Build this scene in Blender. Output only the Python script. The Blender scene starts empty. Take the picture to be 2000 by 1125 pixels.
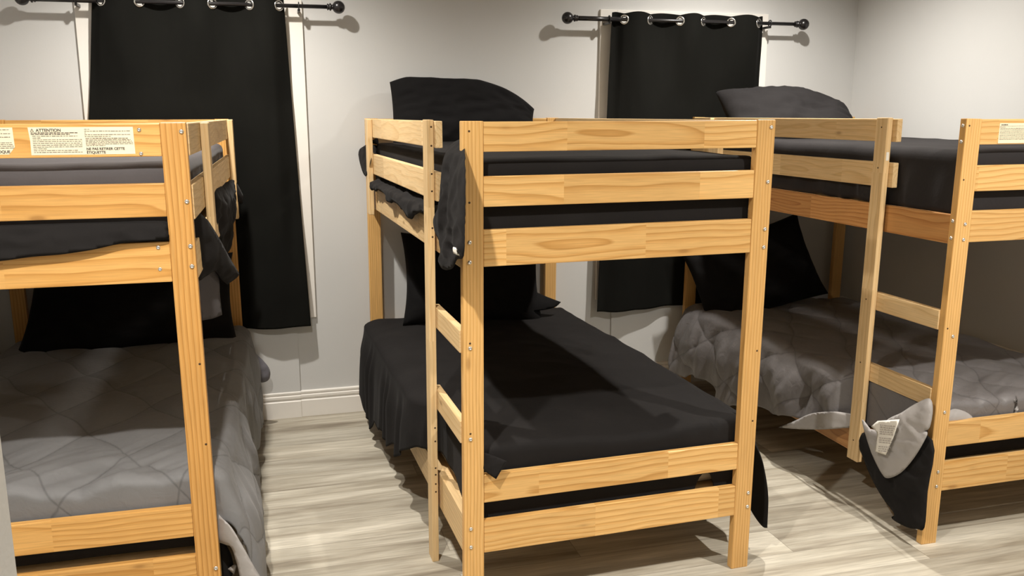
import bpy, bmesh, math, random
from mathutils import Vector, Matrix, noise
from mathutils.geometry import delaunay_2d_cdt

SC = bpy.context.scene
COL = SC.collection

# ------------------------------------------------------------------ camera
F, YAW, PIT, ROL, CAMH = 1720.54, 0.26887, 0.19479, 0.00262, 1.588
FW = Vector((math.sin(YAW)*math.cos(PIT), math.cos(YAW)*math.cos(PIT), -math.sin(PIT)))
_rt = Vector((math.cos(YAW), -math.sin(YAW), 0))
_dn = FW.cross(_rt)
RT = _rt*math.cos(ROL) + _dn*math.sin(ROL)
DN = -_rt*math.sin(ROL) + _dn*math.cos(ROL)
CAMP = Vector((0, 0, CAMH))

def at(u, v, axis, val):
    """point of the room seen at photo position (u, v) on the plane axis = val"""
    d = FW + RT*((u-1000)/F) + DN*((v-562.5)/F)
    return CAMP + d*((val-CAMP[axis])/d[axis])

cam_data = bpy.data.cameras.new('camera')
cam = bpy.data.objects.new('camera', cam_data)
COL.objects.link(cam)
m = Matrix.Identity(4)
for i in range(3):
    m[i][0] = RT[i]; m[i][1] = -DN[i]; m[i][2] = -FW[i]; m[i][3] = CAMP[i]
cam.matrix_world = m
cam_data.sensor_width = 36.0
cam_data.lens = F/2000*36.0
cam_data.clip_start = 0.05
SC.camera = cam

# ------------------------------------------------------------------ light
wd = bpy.data.worlds.new('world'); SC.world = wd
wd.use_nodes = True
wd.node_tree.nodes['Background'].inputs[0].default_value = (0.02, 0.022, 0.026, 1)
wd.node_tree.nodes['Background'].inputs[1].default_value = 0.3
SC.view_settings.view_transform = 'Standard'
SC.view_settings.look = 'None'
SC.view_settings.gamma = 1.0
SC.view_settings.use_curve_mapping = False
SC.view_settings.exposure = 0.0
WALL_Y, WALL_L, WALL_R, CEIL, FRONT_Y = 4.659, -1.34, 3.397, 2.79, -1.6
def downlight(x, y, e):
    l = bpy.data.lights.new('downlight', 'SPOT')
    l.energy = e; l.color = (1.0, 0.948, 0.872)
    l.spot_size = math.radians(147); l.spot_blend = 1.0
    l.shadow_soft_size = 0.03
    o = bpy.data.objects.new('downlight', l); COL.objects.link(o)
    o.location = (x, y, 2.755)
for x, y, e in ((-0.24, 3.72, 240), (2.37, 3.70, 245), (-0.24, 1.22, 315), (2.37, 1.22, 310)):
    downlight(x, y, e)

# ------------------------------------------------------------------ materials
def nm(name):
    mt = bpy.data.materials.new(name); mt.use_nodes = True
    nt = mt.node_tree; b = nt.nodes['Principled BSDF']
    return mt, nt, b
def node(nt, t, **kw):
    n = nt.nodes.new(t)
    for k, v in kw.items():
        setattr(n, k, v)
    return n
def ramp(nt, stops, interp='LINEAR'):
    r = nt.nodes.new('ShaderNodeValToRGB'); r.color_ramp.interpolation = interp
    el = r.color_ramp.elements
    while len(el) < len(stops): el.new(0.5)
    for e, (p, c) in zip(el, stops):
        e.position = p; e.color = (c[0], c[1], c[2], 1) if not isinstance(c, (int, float)) else (c, c, c, 1)
    return r
def mixc(nt, typ, fac, a, b):
    n = nt.nodes.new('ShaderNodeMix'); n.data_type = 'RGBA'; n.blend_type = typ
    def s(sock, v):
        if hasattr(v, 'links'): nt.links.new(v, sock)
        elif isinstance(v, (int, float)): sock.default_value = v
        else: sock.default_value = (v[0], v[1], v[2], 1)
    s(n.inputs[0], fac); s(n.inputs[6], a); s(n.inputs[7], b)
    return n.outputs[2]
def vmath(nt, op, a, b):
    n = nt.nodes.new('ShaderNodeVectorMath'); n.operation = op
    for sock, v in zip(n.inputs, (a, b)):
        if hasattr(v, 'links'): nt.links.new(v, sock)
        else: sock.default_value = v
    return n.outputs[0]
def fmath(nt, op, a, b=0.0, clamp=False):
    n = nt.nodes.new('ShaderNodeMath'); n.operation = op; n.use_clamp = clamp
    for sock, v in zip(n.inputs, (a, b)):
        if hasattr(v, 'links'): nt.links.new(v, sock)
        else: sock.default_value = v
    return n.outputs[0]

def plain(name, col, rough=0.6, metal=0.0, spec=0.5):
    mt, nt, b = nm(name)
    b.inputs['Base Color'].default_value = (*col, 1); b.inputs['Roughness'].default_value = rough
    b.inputs['Metallic'].default_value = metal
    b.inputs['Specular IOR Level'].default_value = spec
    tc = node(nt, 'ShaderNodeTexCoord'); n = node(nt, 'ShaderNodeTexNoise'); n.inputs['Scale'].default_value = 30
    nt.links.new(tc.outputs['Object'], n.inputs['Vector'])
    bp = node(nt, 'ShaderNodeBump'); bp.inputs['Strength'].default_value = 0.05; bp.inputs['Distance'].default_value = 0.002
    nt.links.new(n.outputs['Fac'], bp.inputs['Height']); nt.links.new(bp.outputs['Normal'], b.inputs['Normal'])
    return mt

def wood(name, light, mid, dark, rough=0.42, contrast=0.8, spacing=0.011, joint=0.46, warpk=0.055, pith=(.12, .13, .045, .05), knots=.75):
    mt, nt, b = nm(name)
    tc = node(nt, 'ShaderNodeTexCoord'); oi = node(nt, 'ShaderNodeObjectInfo')
    off = node(nt, 'ShaderNodeCombineXYZ')
    r1 = fmath(nt, 'MULTIPLY', oi.outputs['Random'], 61.7)
    nt.links.new(r1, off.inputs[0])
    base = vmath(nt, 'ADD', tc.outputs['Object'], off.outputs[0])
    # finger-jointed lengths of about 0.4 m, each from another stick
    sep = node(nt, 'ShaderNodeSeparateXYZ'); nt.links.new(base, sep.inputs[0])
    seg = fmath(nt, 'FLOOR', fmath(nt, 'DIVIDE', sep.outputs[0], joint))
    wn = node(nt, 'ShaderNodeTexWhiteNoise', noise_dimensions='1D'); nt.links.new(seg, wn.inputs['W'])
    cen = vmath(nt, 'SUBTRACT', wn.outputs['Color'], (0.5, 0.5, 0.5))
    cen = vmath(nt, 'MULTIPLY', cen, (0.0, pith[0], pith[1]))
    far = vmath(nt, 'ADD', cen, (0.0, pith[2], pith[3]))
    pos = vmath(nt, 'ADD', base, far)
    nw = node(nt, 'ShaderNodeTexNoise'); nw.inputs['Scale'].default_value = 1.0; nw.inputs['Detail'].default_value = 1.5
    nt.links.new(vmath(nt, 'MULTIPLY', pos, (2.4, 8.0, 8.0)), nw.inputs['Vector'])
    warp = vmath(nt, 'MULTIPLY', vmath(nt, 'SUBTRACT', nw.outputs['Color'], (0.5, 0.5, 0.5)), (0.0, warpk, warpk))
    p2 = vmath(nt, 'ADD', pos, warp)
    p2 = vmath(nt, 'MULTIPLY', p2, (0.06, 1.0, 1.0))
    wv = node(nt, 'ShaderNodeTexWave', wave_type='RINGS', rings_direction='X', wave_profile='SAW')
    wv.inputs['Scale'].default_value = 0.314/spacing/1.0
    wv.inputs['Distortion'].default_value = 0.6; wv.inputs['Detail'].default_value = 1.0
    wv.inputs['Detail Scale'].default_value = 3.0
    nt.links.new(p2, wv.inputs['Vector'])
    rc = ramp(nt, [(0.0, light), (0.35, light), (0.72, mid), (0.92, dark), (1.0, light)])
    nt.links.new(wv.outputs['Fac'], rc.inputs[0])
    flat = mixc(nt, 'MIX', contrast, light, rc.outputs[0])
    # fine pores
    nf = node(nt, 'ShaderNodeTexNoise'); nf.inputs['Scale'].default_value = 1.0; nf.inputs['Detail'].default_value = 3
    nt.links.new(vmath(nt, 'MULTIPLY', base, (9, 260, 260)), nf.inputs['Vector'])
    rf = ramp(nt, [(0.3, 0.86), (0.7, 1.06)]); nt.links.new(nf.outputs['Fac'], rf.inputs[0])
    c = mixc(nt, 'MULTIPLY', 1.0, flat, rf.outputs[0])
    # broad tone by stick and by board
    rt_ = ramp(nt, [(0.0, (0.86, 0.82, 0.76)), (1.0, (1.07, 1.06, 1.04))]); nt.links.new(wn.outputs['Value'], rt_.inputs[0])
    c = mixc(nt, 'MULTIPLY', 0.9, c, rt_.outputs[0])
    # knots
    vo = node(nt, 'ShaderNodeTexVoronoi'); vo.inputs['Scale'].default_value = 1.0
    nt.links.new(vmath(nt, 'MULTIPLY', vmath(nt, 'ADD', base, (0, 3.13, 7.7)), (3.6, 11.0, 11.0)), vo.inputs['Vector'])
    rk = ramp(nt, [(0.0, 1.0), (0.05, 0.9), (0.09, 0.25), (0.13, 0.0)]); nt.links.new(vo.outputs['Distance'], rk.inputs[0])
    c = mixc(nt, 'MIX', fmath(nt, 'MULTIPLY', rk.outputs[0], knots), c, (dark[0]*.42, dark[1]*.34, dark[2]*.28))
    nt.links.new(c, b.inputs['Base Color'])
    b.inputs['Roughness'].default_value = rough
    b.inputs['Specular IOR Level'].default_value = 0.35
    bp = node(nt, 'ShaderNodeBump'); bp.inputs['Strength'].default_value = 0.12; bp.inputs['Distance'].default_value = 0.001
    nt.links.new(nf.outputs['Fac'], bp.inputs['Height']); nt.links.new(bp.outputs['Normal'], b.inputs['Normal'])
    return mt

PINE = wood('varnished_pine', (.76, .475, .185), (.68, .385, .128), (.52, .265, .068), contrast=.85, spacing=.018, knots=.5)
PINE_POST = wood('straight_grain_pine', (.75, .46, .175), (.68, .385, .13), (.50, .25, .062), contrast=.75, spacing=.0105, joint=4.0, warpk=.016, pith=(.05, .02, .16, .0), knots=.5)
PINE_DEEP = wood('deep_amber_pine', (.72, .41, .135), (.62, .325, .088), (.47, .215, .045), contrast=.75, spacing=.017, knots=.55)
PINE_DEEP_POST = wood('amber_straight_pine', (.70, .39, .125), (.62, .315, .085), (.44, .20, .042), contrast=.8, spacing=.013, joint=4.0, warpk=.018, pith=(.05, .02, .16, .0), knots=.5)
PINE_RAW = wood('pale_raw_pine', (.77, .565, .31), (.71, .49, .245), (.60, .385, .165), rough=.55, contrast=.6, spacing=.015, knots=.7)
PINE_RED_SHADED = wood('shaded_reddish_pine', (.56, .285, .10), (.49, .225, .07), (.35, .135, .035), contrast=.8, spacing=.014)  # orange-brown side rails, darkened in the colour for the shade they stand in

def cloth(name, col, rough=0.85, sheen=0.25, weave=900, bump=0.12, blotch=0.12, sheen_rough=.4, spec=.22, stitch=0.0):
    mt, nt, b = nm(name)
    tc = node(nt, 'ShaderNodeTexCoord')
    n = node(nt, 'ShaderNodeTexNoise'); n.inputs['Scale'].default_value = 3.5; n.inputs['Detail'].default_value = 4
    nt.links.new(tc.outputs['Object'], n.inputs['Vector'])
    r = ramp(nt, [(0.3, tuple(c*(1-blotch) for c in col)), (0.7, tuple(c*(1+blotch) for c in col))])
    nt.links.new(n.outputs['Fac'], r.inputs[0]); nt.links.new(r.outputs[0], b.inputs['Base Color'])
    b.inputs['Roughness'].default_value = rough
    b.inputs['Specular IOR Level'].default_value = spec
    b.inputs['Sheen Weight'].default_value = sheen; b.inputs['Sheen Roughness'].default_value = sheen_rough
    n2 = node(nt, 'ShaderNodeTexNoise'); n2.inputs['Scale'].default_value = weave; n2.inputs['Detail'].default_value = 1
    nt.links.new(tc.outputs['Object'], n2.inputs['Vector'])
    n3 = node(nt, 'ShaderNodeTexNoise'); n3.inputs['Scale'].default_value = 22; n3.inputs['Detail'].default_value = 3; n3.inputs['Distortion'].default_value = 1.2
    nt.links.new(tc.outputs['Object'], n3.inputs['Vector'])
    h = fmath(nt, 'ADD', fmath(nt, 'MULTIPLY', n2.outputs['Fac'], 0.12), n3.outputs['Fac'])
    if stitch:
        sp = node(nt, 'ShaderNodeSeparateXYZ'); nt.links.new(tc.outputs['UV'], sp.inputs[0])
        ms = []
        for sg in (1, -1):
            wv_ = fmath(nt, 'MULTIPLY', fmath(nt, 'SINE', fmath(nt, 'MULTIPLY', fmath(nt, 'SUBTRACT', sp.outputs[0], fmath(nt, 'MULTIPLY', sp.outputs[1], sg)), 13.0)), .010)
            q = fmath(nt, 'DIVIDE', fmath(nt, 'ADD', fmath(nt, 'ADD', sp.outputs[0], wv_), fmath(nt, 'MULTIPLY', sp.outputs[1], .62*sg)), stitch)
            ms.append(fmath(nt, 'ABSOLUTE', fmath(nt, 'SINE', fmath(nt, 'MULTIPLY', q, math.pi))))
        mn = fmath(nt, 'MINIMUM', ms[0], ms[1])
        rs = ramp(nt, [(0.0, .68), (0.025, .80), (0.06, 1.0)]); nt.links.new(mn, rs.inputs[0])
        nt.links.new(mixc(nt, 'MULTIPLY', 1.0, r.outputs[0], rs.outputs[0]), b.inputs['Base Color'])
        h = fmath(nt, 'ADD', h, fmath(nt, 'MULTIPLY', fmath(nt, 'POWER', mn, .4), .55))
    bp = node(nt, 'ShaderNodeBump'); bp.inputs['Strength'].default_value = bump; bp.inputs['Distance'].default_value = 0.01
    nt.links.new(h, bp.inputs['Height']); nt.links.new(bp.outputs['Normal'], b.inputs['Normal'])
    return mt
BLACK = cloth('black_cotton', (.0165, .0152, .0150), sheen=.02, spec=.06)
BLACKT = cloth('top_lit_black_cotton', (.029, .0268, .0275), sheen=.02, spec=.08)  # black lightened in colour for the strong light on the right top bunk
BLACKS = cloth('soft_black_cotton', (.021, .0195, .020), sheen=.02, spec=.06)
BLACKP = cloth('black_pillow_cotton', (.0095, .0090, .0092), sheen=.02, spec=.05)
CURT = cloth('black_curtain', (.0085, .0085, .0075), sheen=.015, bump=.06, spec=.04)
BLACK_LIT = cloth('lit_black_cotton', (.085, .079, .082), sheen=.04, spec=.1)  # black fabric close under the lamps, its lit grey put into the colour
GREY = cloth('grey_quilt', (.182, .181, .184), rough=.62, sheen=.08, bump=.22, blotch=.05, stitch=.31)
GREY_S = cloth('grey_satin_quilt', (.165, .155, .156), rough=.42, sheen=.06, bump=.30, blotch=.07, spec=.4, stitch=.28)
REV = cloth('light_grey_reverse', (.36, .34, .33), rough=.5, sheen=.1, bump=.12, blotch=.05)
TICK = cloth('beige_ticking', (.52, .47, .38), bump=.1)
METAL = plain('zinc', (.72, .70, .66), .32, 1.0)
CHROME = plain('nickel', (.80, .79, .77), .22, 1.0)
RODM = plain('black_rod_metal', (.012, .011, .012), .28, 0.0, .6)
HOLE = plain('hole_dark', (.06, .03, .012), .9)
PAPER = plain('label_paper', (.86, .76, .56), .55)
TAGW = plain('tag_white', (.82, .79, .72), .7)
INK = plain('print_ink', (.045, .04, .035), .7)
INKS = plain('fine_print_ink', (.20, .17, .13), .8)
WHITE = plain('white_trim_paint', (.80, .77, .72), .38)

def paint(name, col):
    mt, nt, b = nm(name)
    tc = node(nt, 'ShaderNodeTexCoord')
    n = node(nt, 'ShaderNodeTexNoise'); n.inputs['Scale'].default_value = 1.3; n.inputs['Detail'].default_value = 3
    nt.links.new(tc.outputs['Object'], n.inputs['Vector'])
    r = ramp(nt, [(0.3, tuple(c*.97 for c in col)), (0.7, tuple(c*1.03 for c in col))])
    nt.links.new(n.outputs['Fac'], r.inputs[0]); nt.links.new(r.outputs[0], b.inputs['Base Color'])
    n2 = node(nt, 'ShaderNodeTexNoise'); n2.inputs['Scale'].default_value = 140; n2.inputs['Detail'].default_value = 2
    nt.links.new(tc.outputs['Object'], n2.inputs['Vector'])
    bp = node(nt, 'ShaderNodeBump'); bp.inputs['Strength'].default_value = 0.08; bp.inputs['Distance'].default_value = 0.002
    nt.links.new(n2.outputs['Fac'], bp.inputs['Height']); nt.links.new(bp.outputs['Normal'], b.inputs['Normal'])
    b.inputs['Roughness'].default_value = 0.65
    return mt
WALLM = paint('wall_paint', (.585, .585, .574))
CEILM = paint('ceiling_paint', (.74, .72, .69))

def floor_mat():
    mt, nt, b = nm('vinyl_plank')
    tc = node(nt, 'ShaderNodeTexCoord')
    br = node(nt, 'ShaderNodeTexBrick'); br.offset = 0.37; br.offset_frequency = 2; br.squash = 1
    br.inputs['Color1'].default_value = (0, 0, 0, 1); br.inputs['Color2'].default_value = (1, 1, 1, 1)
    br.inputs['Mortar'].default_value = (.5, .5, .5, 1); br.inputs['Scale'].default_value = 1.0
    br.inputs['Mortar Size'].default_value = 0.0012; br.inputs['Mortar Smooth'].default_value = 0.0
    br.inputs['Brick Width'].default_value = 1.22; br.inputs['Row Height'].default_value = 0.178
    nt.links.new(tc.outputs['Object'], br.inputs['Vector'])
    tone = br.outputs['Color']
    sh = vmath(nt, 'MULTIPLY', tone, (9.1, 3.7, 5.0))
    p = vmath(nt, 'ADD', tc.outputs['Object'], sh)
    n1 = node(nt, 'ShaderNodeTexNoise'); n1.inputs['Scale'].default_value = 1; n1.inputs['Detail'].default_value = 6
    n1.inputs['Roughness'].default_value = 0.62; n1.inputs['Distortion'].default_value = 0.45
    nt.links.new(vmath(nt, 'MULTIPLY', p, (.95, 10, 1)), n1.inputs['Vector'])
    n2 = node(nt, 'ShaderNodeTexNoise'); n2.inputs['Scale'].default_value = 1; n2.inputs['Detail'].default_value = 4
    nt.links.new(vmath(nt, 'MULTIPLY', p, (7, 120, 1)), n2.inputs['Vector'])
    rc = ramp(nt, [(0.27, (.20, .166, .122)), (0.43, (.36, .32, .25)), (0.56, (.50, .46, .375)), (0.72, (.68, .635, .535))])
    nt.links.new(n1.outputs['Fac'], rc.inputs[0])
    r2 = ramp(nt, [(0.3, .80), (0.7, 1.12)]); nt.links.new(n2.outputs['Fac'], r2.inputs[0])
    c = mixc(nt, 'MULTIPLY', 0.8, rc.outputs[0], r2.outputs[0])
    rt_ = ramp(nt, [(0, .86), (1, 1.10)]); nt.links.new(tone, rt_.inputs[0])
    c = mixc(nt, 'MULTIPLY', 1.0, c, rt_.outputs[0])
    c = mixc(nt, 'MIX', fmath(nt, 'MULTIPLY', br.outputs['Fac'], .6), c, (.12, .10, .075))
    nt.links.new(c, b.inputs['Base Color'])
    b.inputs['Roughness'].default_value = 0.5; b.inputs['Specular IOR Level'].default_value = 0.35
    bp = node(nt, 'ShaderNodeBump'); bp.inputs['Strength'].default_value = 0.15; bp.inputs['Distance'].default_value = 0.002
    nt.links.new(fmath(nt, 'SUBTRACT', n2.outputs['Fac'], br.outputs['Fac']), bp.inputs['Height'])
    nt.links.new(bp.outputs['Normal'], b.inputs['Normal'])
    return mt
FLOORM = floor_mat()
def glass_mat():
    mt, nt, b = nm('window_glass')
    b.inputs['Base Color'].default_value = (.9, .95, .95, 1); b.inputs['Roughness'].default_value = .03
    b.inputs['Transmission Weight'].default_value = 1.0
    return mt
GLASS = glass_mat()

# ------------------------------------------------------------------ helpers
def link(name, me, mat=None, parent=None, smooth=False):
    o = bpy.data.objects.new(name, me); COL.objects.link(o)
    if mat is not None and not me.materials:
        me.materials.append(mat)
    if parent: o.parent = parent
    if smooth:
        me.polygons.foreach_set('use_smooth', [True]*len(me.polygons))
    return o
def tag(o, label, cat, group=None):
    o['label'] = label; o['category'] = cat
    if group: o['group'] = group
    return o
def empty(name, loc, rz=0.0):
    o = bpy.data.objects.new(name, None); COL.objects.link(o)
    o.empty_display_size = .2
    o.location = loc; o.rotation_euler = (0, 0, rz)
    return o
def bm_box(bm, x0, x1, y0, y1, z0, z1):
    vs = [bm.verts.new(p) for p in ((x0,y0,z0),(x1,y0,z0),(x1,y1,z0),(x0,y1,z0),(x0,y0,z1),(x1,y0,z1),(x1,y1,z1),(x0,y1,z1))]
    for f in ((0,3,2,1),(4,5,6,7),(0,1,5,4),(1,2,6,5),(2,3,7,6),(3,0,4,7)):
        bm.faces.new([vs[i] for i in f])
def bm_mesh(bm, name):
    me = bpy.data.meshes.new(name); bm.to_mesh(me); bm.free(); return me
def box(name, x0, x1, y0, y1, z0, z1, mat, parent=None, bev=0.0, seg=2):
    cx, cy, cz = (x0+x1)/2, (y0+y1)/2, (z0+z1)/2
    bm = bmesh.new(); bm_box(bm, x0-cx, x1-cx, y0-cy, y1-cy, z0-cz, z1-cz)
    if bev: bmesh.ops.bevel(bm, geom=bm.edges[:], offset=bev, segments=seg, profile=.5, affect='EDGES')
    o = link(name, bm_mesh(bm, name), mat, parent)
    o.location = (cx, cy, cz)
    return o
def struct(o):
    o['kind'] = 'structure'; return o
LOCAL = {}
def board(name, p0, p1, wdir, w, t, mat, parent, bev=0.003):
    """a plank from p0 to p1 (centre line), wide along wdir; its own X runs along the grain"""
    p0, p1 = Vector(p0), Vector(p1); L = (p1-p0).length
    ax = (p1-p0)/L; wd_ = Vector(wdir); wd_ = (wd_ - ax*wd_.dot(ax)).normalized(); tn = ax.cross(wd_)
    bm = bmesh.new(); bm_box(bm, -L/2, L/2, -w/2, w/2, -t/2, t/2)
    bmesh.ops.bevel(bm, geom=bm.edges[:], offset=bev, segments=2, profile=.6, affect='EDGES')
    o = link(name, bm_mesh(bm, name), mat, parent)
    M = Matrix.Identity(4); c = (p0+p1)/2
    for i in range(3):
        M[i][0] = ax[i]; M[i][1] = wd_[i]; M[i][2] = tn[i]; M[i][3] = c[i]
    o.matrix_local = M
    LOCAL[o.name] = M.copy()
    return o
def lathe(name, prof, axis_p0, axis_dir, mat, parent=None, n=24):
    """revolve prof [(dist along axis, radius)] round the axis"""
    a = Vector(axis_dir).normalized(); ref = Vector((0, 0, 1)) if abs(a.z) < .9 else Vector((1, 0, 0))
    e1 = a.cross(ref).normalized(); e2 = a.cross(e1)
    bm = bmesh.new(); rings = []
    for d, r in prof:
        if r < 1e-6:
            rings.append([bm.verts.new(a*d)])
        else:
            rings.append([bm.verts.new(a*d + (e1*math.cos(2*math.pi*k/n) + e2*math.sin(2*math.pi*k/n))*r) for k in range(n)])
    for A, B in zip(rings, rings[1:]):
        for k in range(n):
            k2 = (k+1) % n
            if len(A) == 1 and len(B) == 1: continue
            if len(A) == 1: bm.faces.new((A[0], B[k2], B[k]))
            elif len(B) == 1: bm.faces.new((A[k], A[k2], B[0]))
            else: bm.faces.new((A[k], A[k2], B[k2], B[k]))
    for e in (rings[0], rings[-1]):
        if len(e) > 1: bm.faces.new(e)
    bmesh.ops.recalc_face_normals(bm, faces=bm.faces[:])
    o = link(name, bm_mesh(bm, name), mat, parent, smooth=True)
    o.location = axis_p0
    return o
def torus(name, c, nrm, R, r, mat, parent=None, n=28, k=10):
    a = Vector(nrm).normalized(); ref = Vector((0, 0, 1)) if abs(a.z) < .9 else Vector((1, 0, 0))
    e1 = a.cross(ref).normalized(); e2 = a.cross(e1)
    bm = bmesh.new(); V = []
    for i in range(n):
        t = 2*math.pi*i/n; d = e1*math.cos(t)+e2*math.sin(t)
        V.append([bm.verts.new(d*(R+r*math.cos(2*math.pi*j/k)) + a*(r*.7*math.sin(2*math.pi*j/k))) for j in range(k)])
    for i in range(n):
        for j in range(k):
            bm.faces.new((V[i][j], V[(i+1) % n][j], V[(i+1) % n][(j+1) % k], V[i][(j+1) % k]))
    bmesh.ops.recalc_face_normals(bm, faces=bm.faces[:])
    o = link(name, bm_mesh(bm, name), mat, parent, smooth=True); o.location = c
    return o
def N3(x, y, z): return noise.noise(Vector((x, y, z)))
def sst(a, b, x):
    t = max(0.0, min(1.0, (x-a)/(b-a))); return t*t*(3-2*t)
def ridge(x, y, z):
    return (1-abs(N3(x, y, z))*2.2)

def grid_mesh(name, nu, nv, fn, mat, parent=None, thick=0.0, back=None, offset=0.0, skip=None):
    vs = []
    for j in range(nv+1):
        for i in range(nu+1):
            vs.append(fn(i/nu, j/nv))
    fs = []
    for j in range(nv):
        for i in range(nu):
            if skip and skip((i+.5)/nu, (j+.5)/nv): continue
            a = j*(nu+1)+i
            fs.append((a, a+1, a+nu+2, a+nu+1))
    me = bpy.data.meshes.new(name); me.from_pydata(vs, [], fs); me.update()
    o = link(name, me, mat, parent, smooth=True)
    if back: me.materials.append(back)
    if thick:
        md = o.modifiers.new('thickness', 'SOLIDIFY'); md.thickness = thick; md.offset = offset
        if back: md.material_offset = 1
    return o

def drape(name, x0, x1, y0, y1, ztop, over, mat, parent=None, r=.025, flare=.06, fold=.012, lam=.11, step=.015,
          seed=0.0, top=None, hem=.012, thick=.004, back=None, post=None, offset=-1.0):
    """cloth laid on a rectangle, hanging over its four edges by over = (left, right, foot, head), each a number
    or a function of the place along that edge"""
    ov = [(lambda q, c=o: c) if not callable(o) else o for o in over]
    def mx(f, a, b): return max(f(a+(b-a)*k/30) for k in range(31))
    oL, oR = mx(ov[0], y0, y1), mx(ov[1], y0, y1)
    oF, oH = mx(ov[2], x0, x1), mx(ov[3], x0, x1)
    nu = max(4, int((x1-x0+oL+oR)/step)); nv = max(4, int((y1-y0+oF+oH)/step))
    q = r*math.pi/2
    UV = []
    def fn(u, v):
        # edges follow the local overhang
        bl = y0 - oF + (y1-y0+oF+oH)*v
        byc = min(max(bl, y0), y1)
        wl, wr = ov[0](byc), ov[1](byc)
        a = x0 - wl + (x1-x0+wl+wr)*u
        axc = min(max(a, x0), x1)
        wf, wh = ov[2](axc), ov[3](axc)
        b = y0 - wf + (y1-y0+wf+wh)*v
        cx = min(max(a, x0), x1); cy = min(max(b, y0), y1)
        dx, dy = a-cx, b-cy; d = math.hypot(dx, dy)
        UV.append((a, b))
        zt = ztop
        if top: zt += top(cx, cy)
        if d < 1e-6:
            p = Vector((cx, cy, zt))
        else:
            nx, ny = dx/d, dy/d
            s = (cy if abs(dx) > abs(dy) else cx) + math.atan2(ny, nx)*.12
            if d < q:
                th = d/r; out = r*math.sin(th); dz = r*(1-math.cos(th))
            else:
                dr = d-q; k = sst(0, .16, dr)
                fo = (math.sin(2*math.pi*s/lam + 2.2*N3(s*5, seed, 1.3)*2) * .6 + N3(s*9+seed, 2.7, d*2)*.9)*fold*k
                out = r + (flare*dr + fo + fold*k)*abs(nx)
                dz = r + dr*(1 + hem*3*N3(s*7, seed, 5.1)*abs(nx))
            p = Vector((cx + nx*out, cy + ny*out, zt - dz))
        if post: p = post(a, b, d, p)
        return p
    o = grid_mesh(name, nu, nv, fn, mat, parent, thick, back, offset)
    lay = o.data.uv_layers.new(name='UVMap')
    for lp in o.data.loops: lay.data[lp.index].uv = UV[lp.vertex_index]
    return o

def inflate_poly(name, pts, mat, parent=None, th=.015, edge=.03, res=.012, wr=.004, seed=0.0, sub=4, flat_back=False, sharp=()):
    """soft cloth shape filling a closed 3-D outline, puffed to thickness th"""
    P = [Vector(p) for p in pts]; n = len(P)
    out = []
    for i in range(n):                     # Catmull-Rom round the outline, except at sharp corners
        a, b, c, d = P[i-1], P[i], P[(i+1) % n], P[(i+2) % n]
        if i in sharp: a = b*2-c
        if (i+1) % n in sharp: d = c*2-b
        for k in range(sub):
            t = k/sub
            out.append(((b*2) + (c-a)*t + (a*2-b*5+c*4-d)*t*t + (b*3-a-c*3+d)*t**3)*.5)
    P = out; n = len(P)
    cen = sum(P, Vector())/n
    nr = Vector()
    for i in range(n):
        nr += (P[i]-cen).cross(P[(i+1) % n]-cen)
    nr.normalize()
    if nr.dot(CAMP-cen) < 0: nr = -nr
    e1 = (P[1]-P[0]).normalized()
    e1 = Vector((0, 0, 1)).cross(nr)
    e1 = e1.normalized() if e1.length > .1 else Vector((1, 0, 0))
    e2 = nr.cross(e1)
    Q = [Vector(((p-cen).dot(e1), (p-cen).dot(e2))) for p in P]
    H = [(p-cen).dot(nr) for p in P]
    xs = [q.x for q in Q]; ys = [q.y for q in Q]
    inner = []
    y = min(ys)+res*.6; row = 0
    def inside(pt):
        c = False
        for i in range(n):
            a, b = Q[i], Q[i-1]
            if (a.y > pt[1]) != (b.y > pt[1]) and pt[0] < (b.x-a.x)*(pt[1]-a.y)/(b.y-a.y)+a.x: c = not c
        return c
    def edist(pt):
        best = 9
        v = Vector(pt)
        for i in range(n):
            a, b = Q[i-1], Q[i]; ab = b-a; L2 = ab.length_squared
            t = 0 if L2 < 1e-12 else max(0, min(1, (v-a).dot(ab)/L2))
            best = min(best, (v-a-ab*t).length)
        return best
    while y < max(ys):
        x = min(xs) + (res*.5 if row % 2 else 0)
        while x < max(xs):
            if inside((x, y)) and edist((x, y)) > res*.45: inner.append(Vector((x, y)))
            x += res
        y += res*.87; row += 1
    vv, ee, ff, *_ = delaunay_2d_cdt(Q+inner, [], [list(range(n))], 1, 1e-5)
    verts = []; faces = []
    front = []; backs = []
    for v in vv:
        d = edist(v)
        ws = 0; hs = 0
        for q, h in zip(Q, H):
            w = 1/((v-q).length_squared+1e-6); ws += w; hs += w*h
        base = hs/ws
        k = 1-math.exp(-d/edge)
        wrk = wr*(N3(v.x*16+seed, v.y*7, seed) + .6*ridge(v.x*11, v.y*24+seed, 2.0+seed))*k
        f = base + th*k + wrk
        g = base - (0.003 if flat_back else th*k)
        W = cen + e1*v.x + e2*v.y
        front.append(len(verts)); verts.append(W + nr*f)
        if d < 1e-4: backs.append(front[-1])
        else: backs.append(len(verts)); verts.append(W + nr*(g + (wrk if flat_back else 0)*.5))
    for f in ff:
        faces.append([front[i] for i in f]); faces.append([backs[i] for i in reversed(f)])
    me = bpy.data.meshes.new(name); me.from_pydata(verts, [], faces); me.update()
    bm = bmesh.new(); bm.from_mesh(me); bmesh.ops.recalc_face_normals(bm, faces=bm.faces[:]); bm.to_mesh(me); bm.free()
    o = link(name, me, mat, None, smooth=True)
    if parent:
        o.parent = parent; o.matrix_parent_inverse = Matrix.LocRotScale(parent.location, parent.rotation_euler, None).inverted()
    return o

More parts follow.
